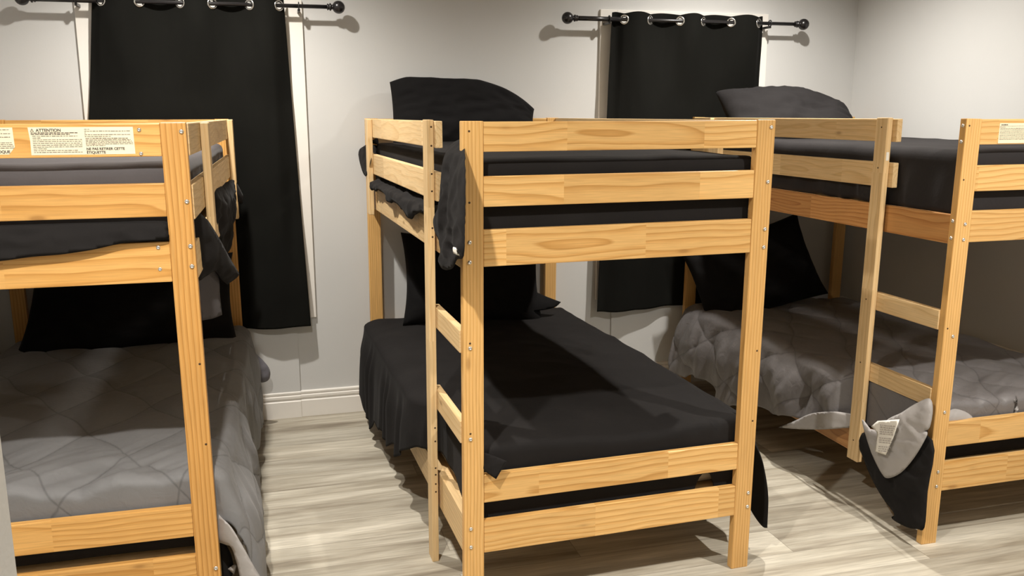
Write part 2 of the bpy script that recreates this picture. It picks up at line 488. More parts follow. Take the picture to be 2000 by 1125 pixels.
def pillow(name, c, xdir, ydir, hw, hh, th, mat, seed=0.0, warp=None, nu=44, nv=30, pinch=.07):
    X = Vector(xdir).normalized(); Y = Vector(ydir); Y = (Y - X*Y.dot(X)).normalized(); Z = X.cross(Y)
    bm = bmesh.new()
    def pt(u, v, s):
        a = 2*u-1; b = 2*v-1
        x = hw*a*(1-pinch*(1-b*b)*abs(a)**2.5); y = hh*b*(1-pinch*1.2*(1-a*a)*abs(b)**2.5)
        t = max(0.0, (1-abs(a)**2.6))*max(0.0, (1-abs(b)**2.6))
        h = th*t**.55
        w = (.012*N3(a*2.1+seed, b*1.7, s*.3+seed) + .011*ridge(a*2.6+b*1.8+seed, b*3.4-a, seed+s) + .005*ridge(a*5+seed, b*5+a*2, seed))*min(1, t*3)
        q = Vector((x, y, s*(h+w) + .004*s*(t > 0)))
        q.z += .012*N3(a*1.5, b*1.5, seed+7)
        if warp: q = warp(q, a, b)
        return X*q.x + Y*q.y + Z*q.z
    A = {}
    for s in (1, -1):
        for j in range(nv+1):
            for i in range(nu+1):
                eg = i in (0, nu) or j in (0, nv)
                if eg and s == -1: A[(i, j, s)] = A[(i, j, 1)]
                else: A[(i, j, s)] = bm.verts.new(pt(i/nu, j/nv, s if not eg else 0))
        for j in range(nv):
            for i in range(nu):
                f = [A[(i, j, s)], A[(i+1, j, s)], A[(i+1, j+1, s)], A[(i, j+1, s)]]
                try: bm.faces.new(f if s == 1 else f[::-1])
                except ValueError: pass
    bmesh.ops.recalc_face_normals(bm, faces=bm.faces[:])
    o = link(name, bm_mesh(bm, name), mat, None, smooth=True)
    o.location = c
    return o

def text_mesh(name, txt, size, loc, xdir, ydir, mat, parent, bold=0.0):
    cu = bpy.data.curves.new(name+'_curve', 'FONT'); cu.body = txt; cu.size = size; cu.offset = bold
    cu.extrude = 0.0002
    tmp = bpy.data.objects.new('tmp', cu); COL.objects.link(tmp)
    dg = bpy.context.evaluated_depsgraph_get()
    me = bpy.data.meshes.new_from_object(tmp.evaluated_get(dg))
    bpy.data.objects.remove(tmp); bpy.data.curves.remove(cu)
    me.materials.clear()
    o = link(name, me, mat, parent)
    X, Y = Vector(xdir).normalized(), Vector(ydir).normalized(); Z = X.cross(Y)
    M = Matrix.Identity(4)
    for i in range(3):
        M[i][0] = X[i]; M[i][1] = Y[i]; M[i][2] = Z[i]; M[i][3] = loc[i]
    o.matrix_local = M
    return o
def fine_print(name, rows, parent, y, mat, seed):
    """rows of tiny illegible words: (x0, x1, z, height)"""
    rnd = random.Random(seed); bm = bmesh.new()
    for x0, x1, z, h in rows:
        x = x0
        while x < x1-.001:
            w = min(rnd.uniform(.003, .011), x1-x)
            bm_box(bm, x, x+w, y-.0003, y, z+rnd.uniform(-.0002, .0002), z+h*rnd.uniform(.75, 1))
            x += w + rnd.uniform(.0012, .002)
    return link(name, bm_mesh(bm, name), mat, parent)

# ------------------------------------------------------------------ room shell
def room():
    struct(box('floor', WALL_L-.1, WALL_R+.1, FRONT_Y-.1, WALL_Y+.14, -.08, 0, FLOORM))
    struct(box('ceiling', WALL_L-.1, WALL_R+.1, FRONT_Y-.1, WALL_Y+.14, CEIL, CEIL+.08, CEILM))
    struct(box('wall_left', WALL_L-.1, WALL_L, FRONT_Y, WALL_Y+.14, 0, CEIL, WALLM))
    struct(box('wall_right', WALL_R, WALL_R+.1, FRONT_Y, WALL_Y+.14, 0, CEIL, WALLM))
    struct(box('wall_front', WALL_L, WALL_R, FRONT_Y-.1, FRONT_Y, 0, CEIL, WALLM))
    # back wall: two window openings, with a slightly set-back panel below each
    wins = ((-.72, .108), (1.877, 2.70)); zs, zt = .62, 2.05; rec = -.013
    bm = bmesh.new()
    xs = [WALL_L, wins[0][0], wins[0][1], wins[1][0], wins[1][1], WALL_R]
    Y0, Y1 = WALL_Y, WALL_Y+.14
    for i in (0, 2, 4): bm_box(bm, xs[i], xs[i+1], Y0, Y1, 0, CEIL)
    for i in (1, 3):
        bm_box(bm, xs[i], xs[i+1], Y0+rec, Y1, 0, zs)
        bm_box(bm, xs[i], xs[i+1], Y0, Y1, zt, CEIL)
    struct(link('wall_back', bm_mesh(bm, 'wall_back'), WALLM))
    # windows: white casing on the wall, sash and glass in the opening
    for k, (a, b, la, ra) in enumerate(((-.72, .108, -.822, .208), (1.877, 2.70, 1.779, 2.799))):
        w = struct(empty('window_%d' % (k+1), ((a+b)/2, WALL_Y, zs)))
        ox, oy, oz = w.location
        t = .017
        def pc(nm_, x0, x1, y0, y1, z0, z1, mt=WHITE, bv=.002):
            o = box(nm_, x0, x1, y0, y1, z0, z1, mt, w, bv); o.location -= Vector((ox, oy, oz)); return o
        pc('casing', la, a, WALL_Y-t, WALL_Y, .54, 2.142); pc('casing', b, ra, WALL_Y-t, WALL_Y, .54, 2.142)
        pc('casing', a, b, WALL_Y-t, WALL_Y, 2.05, 2.142); pc('casing', a, b, WALL_Y-t, WALL_Y, .54, .63)
        yy = WALL_Y+.06
        bm = bmesh.new(); fw_ = .045
        for x0, x1, z0, z1 in ((a, a+fw_, zs, zt), (b-fw_, b, zs, zt), (a, b, zs, zs+fw_), (a, b, zt-fw_, zt), (a, b, 1.32, 1.37)):
            bm_box(bm, x0-ox, x1-ox, yy-oy, yy+.05-oy, z0-oz, z1-oz)
        link('sash', bm_mesh(bm, 'sash'), WHITE, w)
        pc('pane', a+.03, b-.03, yy+.022, yy+.028, zs+.03, zt-.03, GLASS, 0)
    # baseboards with a grooved cap
    prof = [(0, 0), (.019, 0), (.019, .088), (.011, .094), (.011, .101), (.017, .105), (.017, .117), (.009, .121), (.009, .126), (.013, .130), (.013, .137), (.006, .141), (0, .141)]
    def base(name, p0, p1, inward):
        p0, p1, iw = Vector(p0), Vector(p1), Vector(inward); bm = bmesh.new()
        A = [bm.verts.new(p0+iw*d+Vector((0, 0, h))) for d, h in prof]; B = [bm.verts.new(p1+iw*d+Vector((0, 0, h))) for d, h in prof]
        for i in range(len(prof)-1): bm.faces.new((A[i], A[i+1], B[i+1], B[i]))
        bm.faces.new(A); bm.faces.new(B[::-1]); bmesh.ops.recalc_face_normals(bm, faces=bm.faces[:])
        return struct(link(name, bm_mesh(bm, name), WHITE))
    base('baseboard_back', (.108, WALL_Y, 0), (1.877, WALL_Y, 0), (0, -1, 0))
    base('baseboard_back_left', (WALL_L, WALL_Y-.006, 0), (.108, WALL_Y-.006, 0), (0, -1, 0))
    base('baseboard_back_right', (1.877, WALL_Y-.006, 0), (WALL_R, WALL_Y-.006, 0), (0, -1, 0))
    base('baseboard_left', (WALL_L, FRONT_Y, 0), (WALL_L, WALL_Y, 0), (1, 0, 0))
    base('baseboard_right', (WALL_R, FRONT_Y, 0), (WALL_R, WALL_Y, 0), (-1, 0, 0))
    struct(box('trim_1', WALL_R-.016, WALL_R, 1.2, WALL_Y, .395, .476, WHITE, None, .003))
    # end of a short partition beside the doorway, close to the viewer
    struct(box('wall_partition', -.66, -.2885, .9, 1.0, 0, CEIL, WALLM))
room()

# ------------------------------------------------------------------ curtains and rods
def curtain_set(k, rz, rx0, rx1, gx, top, bot, zt, zb, brackets, rod_label, cur_label, hug):
    yr = WALL_Y-.09
    rod = empty('curtain_rod', ((rx0+rx1)/2, yr, rz)); tag(rod, rod_label, 'curtain rod', 'black ball-end curtain rods')
    cx = (rx0+rx1)/2
    a, b = rx0-cx, rx1-cx
    lathe('pole', [(a+.05, 0), (a+.05, .0095), (b-.05, .0095), (b-.05, 0)], (0, 0, 0), (1, 0, 0), RODM, rod)
    lathe('outer_pole', [(a+.04, 0), (a+.04, .0125), (gx[0]-cx-.02, .0125), (gx[0]-cx-.02, .0)], (0, 0, 0), (1, 0, 0), RODM, rod)
    for s, e in ((-1, a), (1, b)):
        R = .031
        pr = [(0, 0)] + [(R*(1-math.cos(t*math.pi/14)), R*math.sin(t*math.pi/14)) for t in range(1, 13)]
        pr += [(.060, .011), (.064, .011), (.068, .018), (.073, .0185), (.076, .013), (.079, .013), (.081, .016), (.085, .016), (.087, .0127), (.087, 0)]
        lathe('finial', pr, (e+s*R, 0, 0), (-s, 0, 0), RODM, rod)
    for bx in brackets:
        bm = bmesh.new()
        bm_box(bm, bx-cx-.006, bx-cx+.006, -.006, .088, -.026, -.0135)
        bm_box(bm, bx-cx-.012, bx-cx+.012, .083, .0895, -.055, .03)
        o = link('bracket', bm_mesh(bm, 'bracket'), RODM, rod)
        torus('bracket_ring', (bx-cx, 0, 0), (1, 0, 0), .0165, .004, RODM, o)
    # fabric
    xs0, xs1 = top
    def phase(x):
        if x <= gx[0]: return -(gx[0]-x)/.075
        for i in range(len(gx)-1):
            if x <= gx[i+1]: return i + (x-gx[i])/(gx[i+1]-gx[i])
        return len(gx)-1 + (x-gx[-1])/.075
    nu = int((xs1-xs0)/.006); H = zt-zb
    nv = 180
    def vz(v): return zt - (.13*(v/.16) if v < .16 else .13 + (H-.13)*((v-.16)/.84))
    def fn(u, v):
        z = vz(v); f = (zt-z)/H
        xt = xs0+(xs1-xs0)*u; xb = bot[0]+(bot[1]-bot[0])*u
        x = xt + (xb-xt)*f
        amp = .030*(1-(.45+.25*hug(x))*sst(0, .30, f))
        hg = max(hug(x), .75*sst(.05, .12, x)*(1-sst(.16, .3, x))*(1-sst(.6, .9, f))); y = yr + (.012 + .040*hg)*sst(.0, .30, f) - amp*(1-.35*sst(.2, .35, f))*math.sin(math.pi*phase(xt)) + .010*N3(x*7, z*.9, k*9.0)*sst(0, .3, f)
        y += .003*N3(x*22, z*5, k+3.0)*sst(.02, .1, f)
        if f > .9: z += .012*N3(x*6, 3.3, k)*(f-.9)*10
        zz = z + (.010*abs(math.sin(math.pi*phase(xt)))-.006)*(1-sst(0, .1, f))
        y = min(y, WALL_Y-.022)
        return Vector((x-cx, y-yr, zz-rz))
    root = empty('curtain', (cx, yr, rz)); tag(root, cur_label, 'curtain', 'black grommet curtains')
    def skip(u, v):
        z = vz(v); x = xs0+(xs1-xs0)*u
        for g in gx:
            sl = .030*math.pi/.11
            if math.hypot((x-g)*math.sqrt(1+sl*sl), z-rz) < .0185: return True
        return False
    grid_mesh('fabric_panel', nu, nv, fn, CURT, root, .0025, None, 0.0, skip)
    for i, g in enumerate(gx):
        d = .02
        dx = -math.cos(math.pi*i)*.030*math.pi/((gx[min(i+1, len(gx)-1)]-gx[max(i-1, 0)])/(min(i+1, len(gx)-1)-max(i-1, 0)))
        torus('grommet', (g-cx, 0, 0), (-dx, 1, 0), .0215, .0045, CHROME, root)
curtain_set(0, 2.105, -1.021+.0, .38, (-.694, -.53, -.352, -.208, -.04, .097), (-.732, .120), (-.93, .176), 2.142, .507, (-.80, .19),
    'black curtain rod with ball ends over the left window', 'black grommet curtain hanging over the left window, behind the left bunk bed', lambda x: 1-sst(-.20, -.06, x))
curtain_set(1, 2.084, 1.566, 2.98, (1.886, 2.037, 2.213, 2.354, 2.523, 2.695), (1.822, 2.735), (1.765, 2.80), 2.121, .482, (1.80, 2.765),
    'black curtain rod with ball ends over the right window', 'black grommet curtain hanging over the right window, near the room corner', lambda x: sst(2.10, 2.24, x))

# ------------------------------------------------------------------ bunk beds
W, L, H, WP, TP = 1.0395, 2.02, 1.569, .0655, .029
RAILS = ((1.480, 1.567), (1.3185, 1.4084), (1.1387, 1.2497), (.378, .472), (.2055, .3154))
def make_bed(loc, rz, lx, ly, label, rail_mat, post_mat, left, right, head_rails, side_mat=None, guard_mat=PINE_RAW, L=2.0728):
    root = empty('bunk_bed', loc, rz); tag(root, label, 'bunk bed', 'pine bunk beds')
    S = lambda x, y, z: Vector((x+lx*z, y+ly*z, z))
    posts = {}
    for kx, x in (('l', WP/2), ('r', W-WP/2)):
        for ky, y in (('f', TP/2), ('h', L-TP/2)):
            posts[kx+ky] = board('post', S(x, y, 0), S(x, y, H), (1, 0, 0), WP, TP, post_mat, root)
    for (z0, z1) in RAILS:
        zc = (z0+z1)/2
        board('end_rail', S(WP, .0135, zc), S(W-WP, .0135, zc), (0, 0, 1), z1-z0, .023, rail_mat, root)
        if head_rails:
            board('end_rail', S(WP, L-.0135, zc), S(W-WP, L-.0135, zc), (0, 0, 1), z1-z0, .023, rail_mat, root)
    sm = side_mat or guard_mat
    for (z0, z1) in ((1.132, 1.236), (.200, .330)):
        zc = (z0+z1)/2
        for x in (.017, W-.017):
            board('side_rail', S(x, TP, zc), S(x, L-TP, zc), (0, 0, 1), z1-z0, .025, sm, root)
    for z in (1.215, .30):
        board('base_board', S(.032, L/2, z), S(W-.032, L/2, z), (0, 1, 0), L-2*TP-.012, .012, guard_mat, root)
    for side, kind in ((0, left), (1, right)):
        if not kind: continue
        mx = (lambda x: x) if side == 0 else (lambda x: W-x)
        gy0 = .352 if kind == 'ladder' else .06
        for z0, z1 in ((1.480, 1.567), (1.306, 1.401)):
            zc = (z0+z1)/2
            board('guard_rail', S(mx(.008), gy0-.012 if kind == 'ladder' else TP, zc), S(mx(.008), L-TP, zc), (0, 0, 1), z1-z0, .023, guard_mat, root)
        yy = .398
        if kind == 'ladder':
            zb = .185 if label.endswith('corner') else .0
            up = board('ladder_upright', S(mx(-.0165), yy, zb), S(mx(-.0165), yy, 1.571), (0, 1, 0), .066, .024, guard_mat, root)
            for zc in (.905 if label.find('middle') >= 0 else .856, .612 if label.find('middle') >= 0 else .565):
                board('rung', S(mx(.008), TP, zc), S(mx(.008), yy+.03, zc), (0, 0, 1), .072, .024, guard_mat, root)
            posts['up'] = up
        else:
            board('guard_support', S(mx(-.0165), yy, 1.11), S(mx(-.0165), yy, 1.565), (0, 1, 0), .066, .024, guard_mat, root)
        board('guard_support', S(mx(-.0165), 1.80, 1.11), S(mx(-.0165), 1.80, 1.567), (0, 1, 0), .066, .024, guard_mat, root)
    return root, posts, S
def stud(post, name, p, nrm, r, mat, h):
    """a bolt head or a hole mark on a post, p and nrm in the bed's space"""
    M = LOCAL[post.name].inverted()
    q = M @ Vector(p); d = (M.to_3x3() @ Vector(nrm)).normalized()
    if name == 'bolt':
        prof = [(0, 0), (0, r), (h*.55, r*.95), (h, r*.62), (h*1.02, r*.34), (h*.6, r*.30), (h*.6, 0)]
    else:
        prof = [(0, 0), (0, r), (h, r*.9), (h, 0)]
    return lathe(name, prof, q, d, mat, post, 12)
def studs(bed, post, S, pts):
    for kind, x, y, z, n in pts:
        p = S(x, y, z)
        stud(post, 'bolt' if kind == 'b' else 'screw_hole', p, n, .0066 if kind == 'b' else .0034, METAL if kind == 'b' else HOLE, .004 if kind == 'b' else .0005)
FRN = (0, -1, 0)

bedC, pC, SC_ = make_bed((.5386, 2.5408, 0), .0273, .0049, -.0099, 'middle pine bunk bed with black bedding, its ladder leg reaching the floor', PINE, PINE_POST, 'ladder', 'guard', True)
bedR, pR, SR_ = make_bed((2.287, 2.5355, 0), .0042, .0230, .0096, 'right pine bunk bed with grey quilt, standing in the room corner', PINE, PINE_POST, 'ladder', None, True, PINE_RED_SHADED, L=2.03)
bedL, pL, SL_ = make_bed((-1.2369, 2.5717, 0), -.018, -.0033, -.0138, 'left pine bunk bed with grey quilt and a long warning sticker on its end', PINE_DEEP, PINE_DEEP_POST, 'guard', 'guard', True, L=2.02)
bedL.name = 'bunk_bed'
studs(bedC, pC['lf'], SC_, [('b', .022, 0, z, FRN) for z in (1.215, 1.155, .89, .597, .296, .233)] + [('h', .022, 0, z, FRN) for z in (1.54, 1.333, .905, .615)])
studs(bedC, pC['rf'], SC_, [('b', W-.016, 0, z, FRN) for z in (1.545, 1.37, 1.215, 1.155, .285, .233)] + [('h', W-.016, 0, z, FRN) for z in (.80, .55)])
studs(bedC, pC['up'], SC_, [('h', -.013, .365, z, FRN) for z in (1.548, 1.487, 1.395, 1.338, 1.215, 1.185, .51, .46, .36, .335, .30, .27)])
studs(bedR, pR['lf'], SR_, [('b', .040, 0, z, FRN) for z in (1.205, 1.150, .80, .515, .285, .228)] + [('h', .014, 0, z, FRN) for z in (1.545, 1.36, .83)]
      + [('b', 0, .014, z, (-1, 0, 0)) for z in (1.545, 1.49, 1.215, 1.155, .29, .24)])
studs(bedR, pR['up'], SR_, [('h', -.0285, .398, z, (-1, 0, 0)) for z in (1.535, 1.38, .86, .60, .27)])
studs(bedL, pL['rf'], SL_, [('b', W-.012, 0, z, FRN) for z in (1.545, 1.358, 1.236, 1.18, .27)] + [('h', W-.012, 0, z, FRN) for z in (.90, .66)])
endL = [o for o in bedL.children if o.name.startswith('end_rail')]
for zz in (1.55, 1.488):
    stud(endL[0], 'bolt', SL_(W-.117, .002, zz), FRN, .0055, METAL, .003)
for zz in (1.235, 1.175):
    stud(endL[4], 'bolt', SL_(W-.095, .002, zz), FRN, .0055, METAL, .002)

# warning stickers on the end rails
def sticker(bed, S, x0, x1, z0, z1, label, cut=None):
    p = S(0, .002, (z0+z1)/2); y = p.y-.0008
    ox = p.x
    bm = bmesh.new()
    pts = cut or [(x0, z1), (x1, z1), (x1, z0), (x0, z0)]
    f = [bm.verts.new((x+ox, y, z)) for x, z in pts]; g = [bm.verts.new((x+ox, y+.0007, z)) for x, z in pts]
    n = len(pts)
    bm.faces.new(f); bm.faces.new(g[::-1])
    for i in range(n): bm.faces.new((f[i], g[i], g[(i+1) % n], f[(i+1) % n]))
    bmesh.ops.recalc_face_normals(bm, faces=bm.faces[:])
    o = link('warning_sticker', bm_mesh(bm, 'warning_sticker'), PAPER, bed); o['label'] = label
    return o, ox, y
def loc_of(bed, u, v, yw):
    q = Matrix.LocRotScale(bed.location, bed.rotation_euler, None).inverted() @ at(u, v, 1, yw); return q.x, q.z
# left bed, long sticker
yw = 2.572-.02
A, B, C_, D = [loc_of(bedL, *q, yw) for q in ((56, 248.5), (261, 247.5), (266.5, 300), (64, 303))]
ox0 = SL_(0, 0, 1.52).x
pl = [(A[0]-ox0, A[1]), (B[0]-ox0, B[1]), (C_[0]-ox0, C_[1]), (D[0]-ox0, D[1]), (A[0]-ox0+.003, A[1]-.035)]
st, ox, y = sticker(bedL, SL_, 0, 0, C_[1], A[1], 'long cream warning sticker', pl)
x0, x1, z1 = A[0], B[0], A[1]; wd_ = x1-x0
y -= .0002
text_mesh('heading_text', 'ATTENTION', .0105, (x0+.0185, y, z1-.0115), (1, 0, 0), (0, 0, 1), INK, st, .0003)
text_mesh('notice_text', 'NE PAS RETIRER CETTE\nÉTIQUETTE', .0090, (x0+wd_*.535, y, z1-.0595), (1, 0, 0), (0, 0, 1), INK, st, .0003)
bm = bmesh.new()
for q0, q1 in (((0, 0), (.008, 0)), ((.008, 0), (.004, .0075)), ((.004, .0075), (0, 0))):
    d = Vector((q1[0]-q0[0], q1[1]-q0[1])); nn = Vector((-d.y, d.x)).normalized()*.0005
    f = [bm.verts.new((x0+.0055+a_, y-.0001, z1-.0115+b_)) for a_, b_ in ((q0[0]-nn.x, q0[1]-nn.y), (q1[0]-nn.x, q1[1]-nn.y), (q1[0]+nn.x, q1[1]+nn.y), (q0[0]+nn.x, q0[1]+nn.y))]
    bm.faces.new(f)
bm_box(bm, x0+.0091, x0+.0099, y-.0002, y, z1-.0092, z1-.0062)
link('warning_triangle', bm_mesh(bm, 'warning_triangle'), INK, st)
rows = [(x0+.006, x0+wd_*.47, z1-.0155, .0022), (x0+.006, x0+wd_*.39, z1-.0192, .0022)]
fine_print('bold_print', rows, st, y, INK, 3)
rows = []
for i, w_ in enumerate((.47, .11, .5, .5, .5, .5, .5, .16, .46, .5)):
    rows.append((x0+.009, x0+wd_*w_, z1-.0235-i*.0046, .0019))
for i, w_ in enumerate((.58, .97, .55, .97, .78)):
    rows.append((x0+wd_*.53, x0+wd_*w_, z1-.007-i*.0046, .0019))
for i, w_ in enumerate((.95, .97, .98, .99, .99, .72)):
    rows.append((x0+wd_*.535, x0+wd_*w_, z1-.0305-i*.0036, .0019 if i else .0025))
fine_print('fine_print', rows, st, y, INKS, 5)
# left bed, end of a second sticker running out of view
E_ = [loc_of(bedL, *q, yw) for q in ((26, 249), (31.5, 287), (20.5, 301.5))]
xl = E_[0][0]-.28
st2, ox, y = sticker(bedL, SL_, 0, 0, E_[2][1], E_[0][1], 'second cream warning sticker with a clipped corner',
    [(xl-ox0, E_[0][1]), (E_[0][0]-ox0, E_[0][1]), (E_[1][0]-ox0, E_[1][1]), (E_[2][0]-ox0, E_[2][1]), (xl-ox0, E_[2][1])])
y -= .0002; xr, z1 = E_[0][0], E_[0][1]
rows = [(xr-.10, xr-.008, z1-.0065, .0019), (xr-.028, xr-.006, z1-.016, .0019), (xr-.10, xr-.007, z1-.025, .0019)]
rows += [(xr-.10, xr-.005+.002*i, z1-.039-.0045*i, .0019) for i in range(4)]
fine_print('fine_print', rows, st2, y, INKS, 8)
text_mesh('notice_text', 'OQUE', .0098, (xr-.0385, y, z1-.0645), (1, 0, 0), (0, 0, 1), INK, st2, .0003)
# right bed sticker
A, D = [loc_of(bedR, *q, 2.555) for q in ((1952, 240.5), (1947.5, 280))]
ox0 = SR_(0, 0, 1.52).x
st3, ox, y = sticker(bedR, SR_, 0, 0, D[1], A[1], 'cream warning sticker', [(A[0]-ox0, A[1]), (A[0]-ox0+.25, A[1]), (A[0]-ox0+.25, D[1]), (D[0]-ox0, D[1])])
y -= .0002; x0, z1 = A[0], A[1]
fine_print('bold_print', [(x0+.006, x0+.034, z1-.0075, .0035)], st3, y, INK, 2)
fine_print('fine_print', [(x0+.002, x0+.24, z1-.0105, .0009), (x0+.002, x0+.026, z1-.0145, .0016)] + [(x0+.003, x0+.235, z1-.0185-i*.0048, .0016) for i in range(9)], st3, y, INKS, 4)
# small white sticker on the right ladder upright
M = LOCAL[pR['up'].name].inverted()
p = M @ SR_(-.0165, .365, 1.425)
o = box('sticker', -.006, .006, -.0004, .0004, -.016, .016, TAGW, None); o.parent = pR['up']
o.matrix_local = M.to_3x3().to_4x4(); o.location = p - (M.to_3x3() @ Vector((0, .0008, 0)))

# ------------------------------------------------------------------ mattresses
def mattress(bed, S, zb, zt, label):
    x0, x1, y0, y1 = .052, W-.052, .068, L-.056
    o = box('mattress', x0, x1, y0, y1, zb, zt, TICK, None, .035, 4)
    c = S(*o.location)
    Mb = Matrix.LocRotScale(bed.location, bed.rotation_euler, None)
    o.location = Mb @ Vector((o.location.x+S(0, 0, zb).x, o.location.y+S(0, 0, zb).y, o.location.z)); o.rotation_euler = bed.rotation_euler
    tag(o, label, 'mattress', 'bunk mattresses')
    return o
mattress(bedL, SL_, 1.222, 1.438, 'mattress on the top bunk of the left bed, under black sheet')
mattress(bedC, SC_, 1.222, 1.438, 'mattress on the top bunk of the middle bed, under black sheet')
mattress(bedR, SR_, 1.222, 1.442, 'mattress on the top bunk of the right bed, under black sheet')
mattress(bedL, SL_, .307, .515, 'mattress on the bottom bunk of the left bed, under grey quilt')
mattress(bedC, SC_, .307, .525, 'mattress on the bottom bunk of the middle bed, under black sheet')
mattress(bedR, SR_,   .307, .474, 'mattress on the bottom bunk of the right bed, under grey quilt')

# ------------------------------------------------------------------ sheets
def on_bed(o, bed, S, z):
    s = S(0, 0, z)
    Mb = Matrix.LocRotScale(bed.location, bed.rotation_euler, None)
    o.location = Mb @ Vector((s.x, s.y, 0)); o.rotation_euler = bed.rotation_euler
    return o
def wrinkle(seed, amp=.006):
    return lambda x, y: amp*(N3(x*2.2+seed, y*1.6, seed) + .55*ridge(x*2.0+y*3.1+seed, y*2-x*3.4, seed)) + amp*.25*N3(x*11, y*9, seed)

# middle bed, lower sheet: hangs outside the left rail, ruffled
def left_c(b): return .20 + .19*sst(.35, 1.3, b) + .05*sst(1.2, 2.0, b) + .02*math.sin(b*9)
def post_c(a, b, d, p):
    if a > 1.0 and d > 0: p.x += .05*sst(.05, .35, d)*(1-sst(.15, .7, b))
    if a < .4 and d > 0:
        k = sst(.50, .72, b)
        p.x += -.055*k*sst(0, .05, d)
        p.x = max(p.x, .034-.3*k)
    if p.x < W+.012: p.y = max(p.y, .034)
    
    return p
sheetC = drape('bed_sheet', .033, W-.010, .062, L-.075, .541, (left_c, .42, lambda x: .30-.10*sst(.80,.86,x)*(1-sst(.885,.925,x))-.22*sst(1.0,1.028,x), .08), BLACK, None, r=.026, flare=.05, fold=.016, lam=.17, step=.012,
               seed=4.1, top=wrinkle(4.1, .012), hem=.07, thick=.003, post=post_c)
on_bed(sheetC, bedC, SC_, .5)
tag(sheetC, 'black sheet spread on the bottom bunk of the middle bed, hanging over its side', 'bed sheet', 'sheets on the bunks')
yq = 2.528
o = inflate_poly('sheet_corner', [at(u, v, 1, yq-dy) for u, v, dy in ((944, 886, -.02), (958, 888, .0), (991, 901, .012), (982, 914, .012), (969, 936, .014), (956, 927, .006), (944, 915, -.01))],
                 BLACK, sheetC, .008, .02, .008, .006, 2.0, sharp=(2, 4), flat_back=True)

# middle bed, upper sheet
def post_cu(a, b, d, p):
    if a < .3 and d > 0: p.x += .004
    return p
sheetCU = drape('bed_sheet', .062, W-.062, .062, L-.075, 1.452, (.19, .19, .245, .06), BLACK, None, r=.028, flare=-.02, fold=.006, lam=.15, step=.016,
                seed=9.3, top=wrinkle(9.3, .006), hem=.03, thick=.003)
on_bed(sheetCU, bedC, SC_, 1.4)
tag(sheetCU, 'black sheet on the top bunk of the middle bed, a corner hanging beside the ladder', 'bed sheet', 'sheets on the bunks')
def xpl(u, v, x): return at(u, v, 0, x)
inflate_poly('hanging_corner', [xpl(u, v, x) for u, v, x in ((905, 272, .585), (884, 280, .57), (873, 292, .55), (864, 318, .515), (860, 360, .507), (857, 400, .505), (846, 428, .498), (849, 452, .498), (860, 480, .500), (858, 515, .497), (868, 527, .497),
             (884, 524, .498), (893, 507, .500), (906, 500, .502), (908, 440, .504), (908, 360, .51), (908, 310, .53))], BLACK, sheetCU, .010, .03, .012, .014, 5.0, flat_back=True)
inflate_poly('care_tag', [xpl(u, v, .485) for u, v in ((885, 482), (891, 484), (899, 501), (886, 495), (883, 490))], TAGW, sheetCU, .0006, .01, .01, 0, sub=2, sharp=(0, 1, 2, 3, 4))
inflate_poly('hanging_corner', [xpl(u, v, x) for u, v, x in ((738, 270, .535), (722, 278, .49), (699, 293, .465), (702, 315, .46), (709, 338, .462), (716, 344, .466), (722, 325, .475), (727, 305, .49), (738, 300, .53))], BLACK, sheetCU, .008, .03, .015, .010, 8.0, sharp=(2,))
# bunched strip over the side rail, in the gap below the guard rail
def strip(u, v):
    yl = .44+1.30*u
    k = .62+1.1*N3(yl*3.1, 1.1, 0)+.35*N3(yl*8, 4.4, 0)
    t = v
    if t < .4: x, z = .034-.052*t/.4, 1.292-.018*t/.4
    else: x, z = -.018-.010*math.sin((t-.4)/.6*math.pi), 1.274-(t-.4)/.6*.070*k
    w = .010*N3(yl*9, t*2, 2.0)+.006*N3(yl*19, t*3, 7.0)
    return Vector((x-abs(w), yl, min(z+w, 1.298)))
o = grid_mesh('sheet_edge', 110, 14, strip, BLACK, sheetCU, .003, None, -1.0)

# right bed, upper sheet
sheetRU = drape('bed_sheet', .060, W-.062, .062, L-.075, 1.458, (.245, .13, .245, .06), BLACKT, None, r=.034, flare=-.02, fold=.008, lam=.19, step=.016,
                seed=2.7, top=wrinkle(2.7, .006), hem=.03, thick=.003)
on_bed(sheetRU, bedR, SR_, 1.4)
tag(sheetRU, 'black sheet on the top bunk of the right bed, below the white wall', 'bed sheet', 'sheets on the bunks')
# left bed, upper sheet with cloth hanging out
sheetLU = drape('bed_sheet', .062, W-.062, .062, L-.075, 1.458, (.19, .19, .245, .06), BLACK_LIT, None, r=.03, flare=-.02, fold=.008, lam=.2, step=.016,
                seed=6.2, top=wrinkle(6.2, .006), hem=.03, thick=.003)
on_bed(sheetLU, bedL, SL_, 1.4)
tag(sheetLU, 'black sheet in a painted-in lit grey on the top bunk of the left bed, corners hanging out', 'bed sheet', 'sheets on the bunks')
yl_ = 2.530
inflate_poly('sheet_fold', [at(u, v, 1, yl_+d) for u, v, d in ((-160, 446, .02), (-60, 442, .018), (60, 438, .018), (200, 434, .018), (322, 432, .02), (328, 452, .004), (327, 467, -.004), (280, 471, -.006), (235, 476, -.006), (180, 488, -.008), (120, 497, -.008), (60, 502, -.008), (0, 510, -.006), (-80, 515, -.004), (-160, 515, 0))],
             BLACK, sheetLU, .006, .03, .010, .020, 3.0, flat_back=True)
def ypl(lst): return [at(u, v, 1, y) for u, v, y in lst]
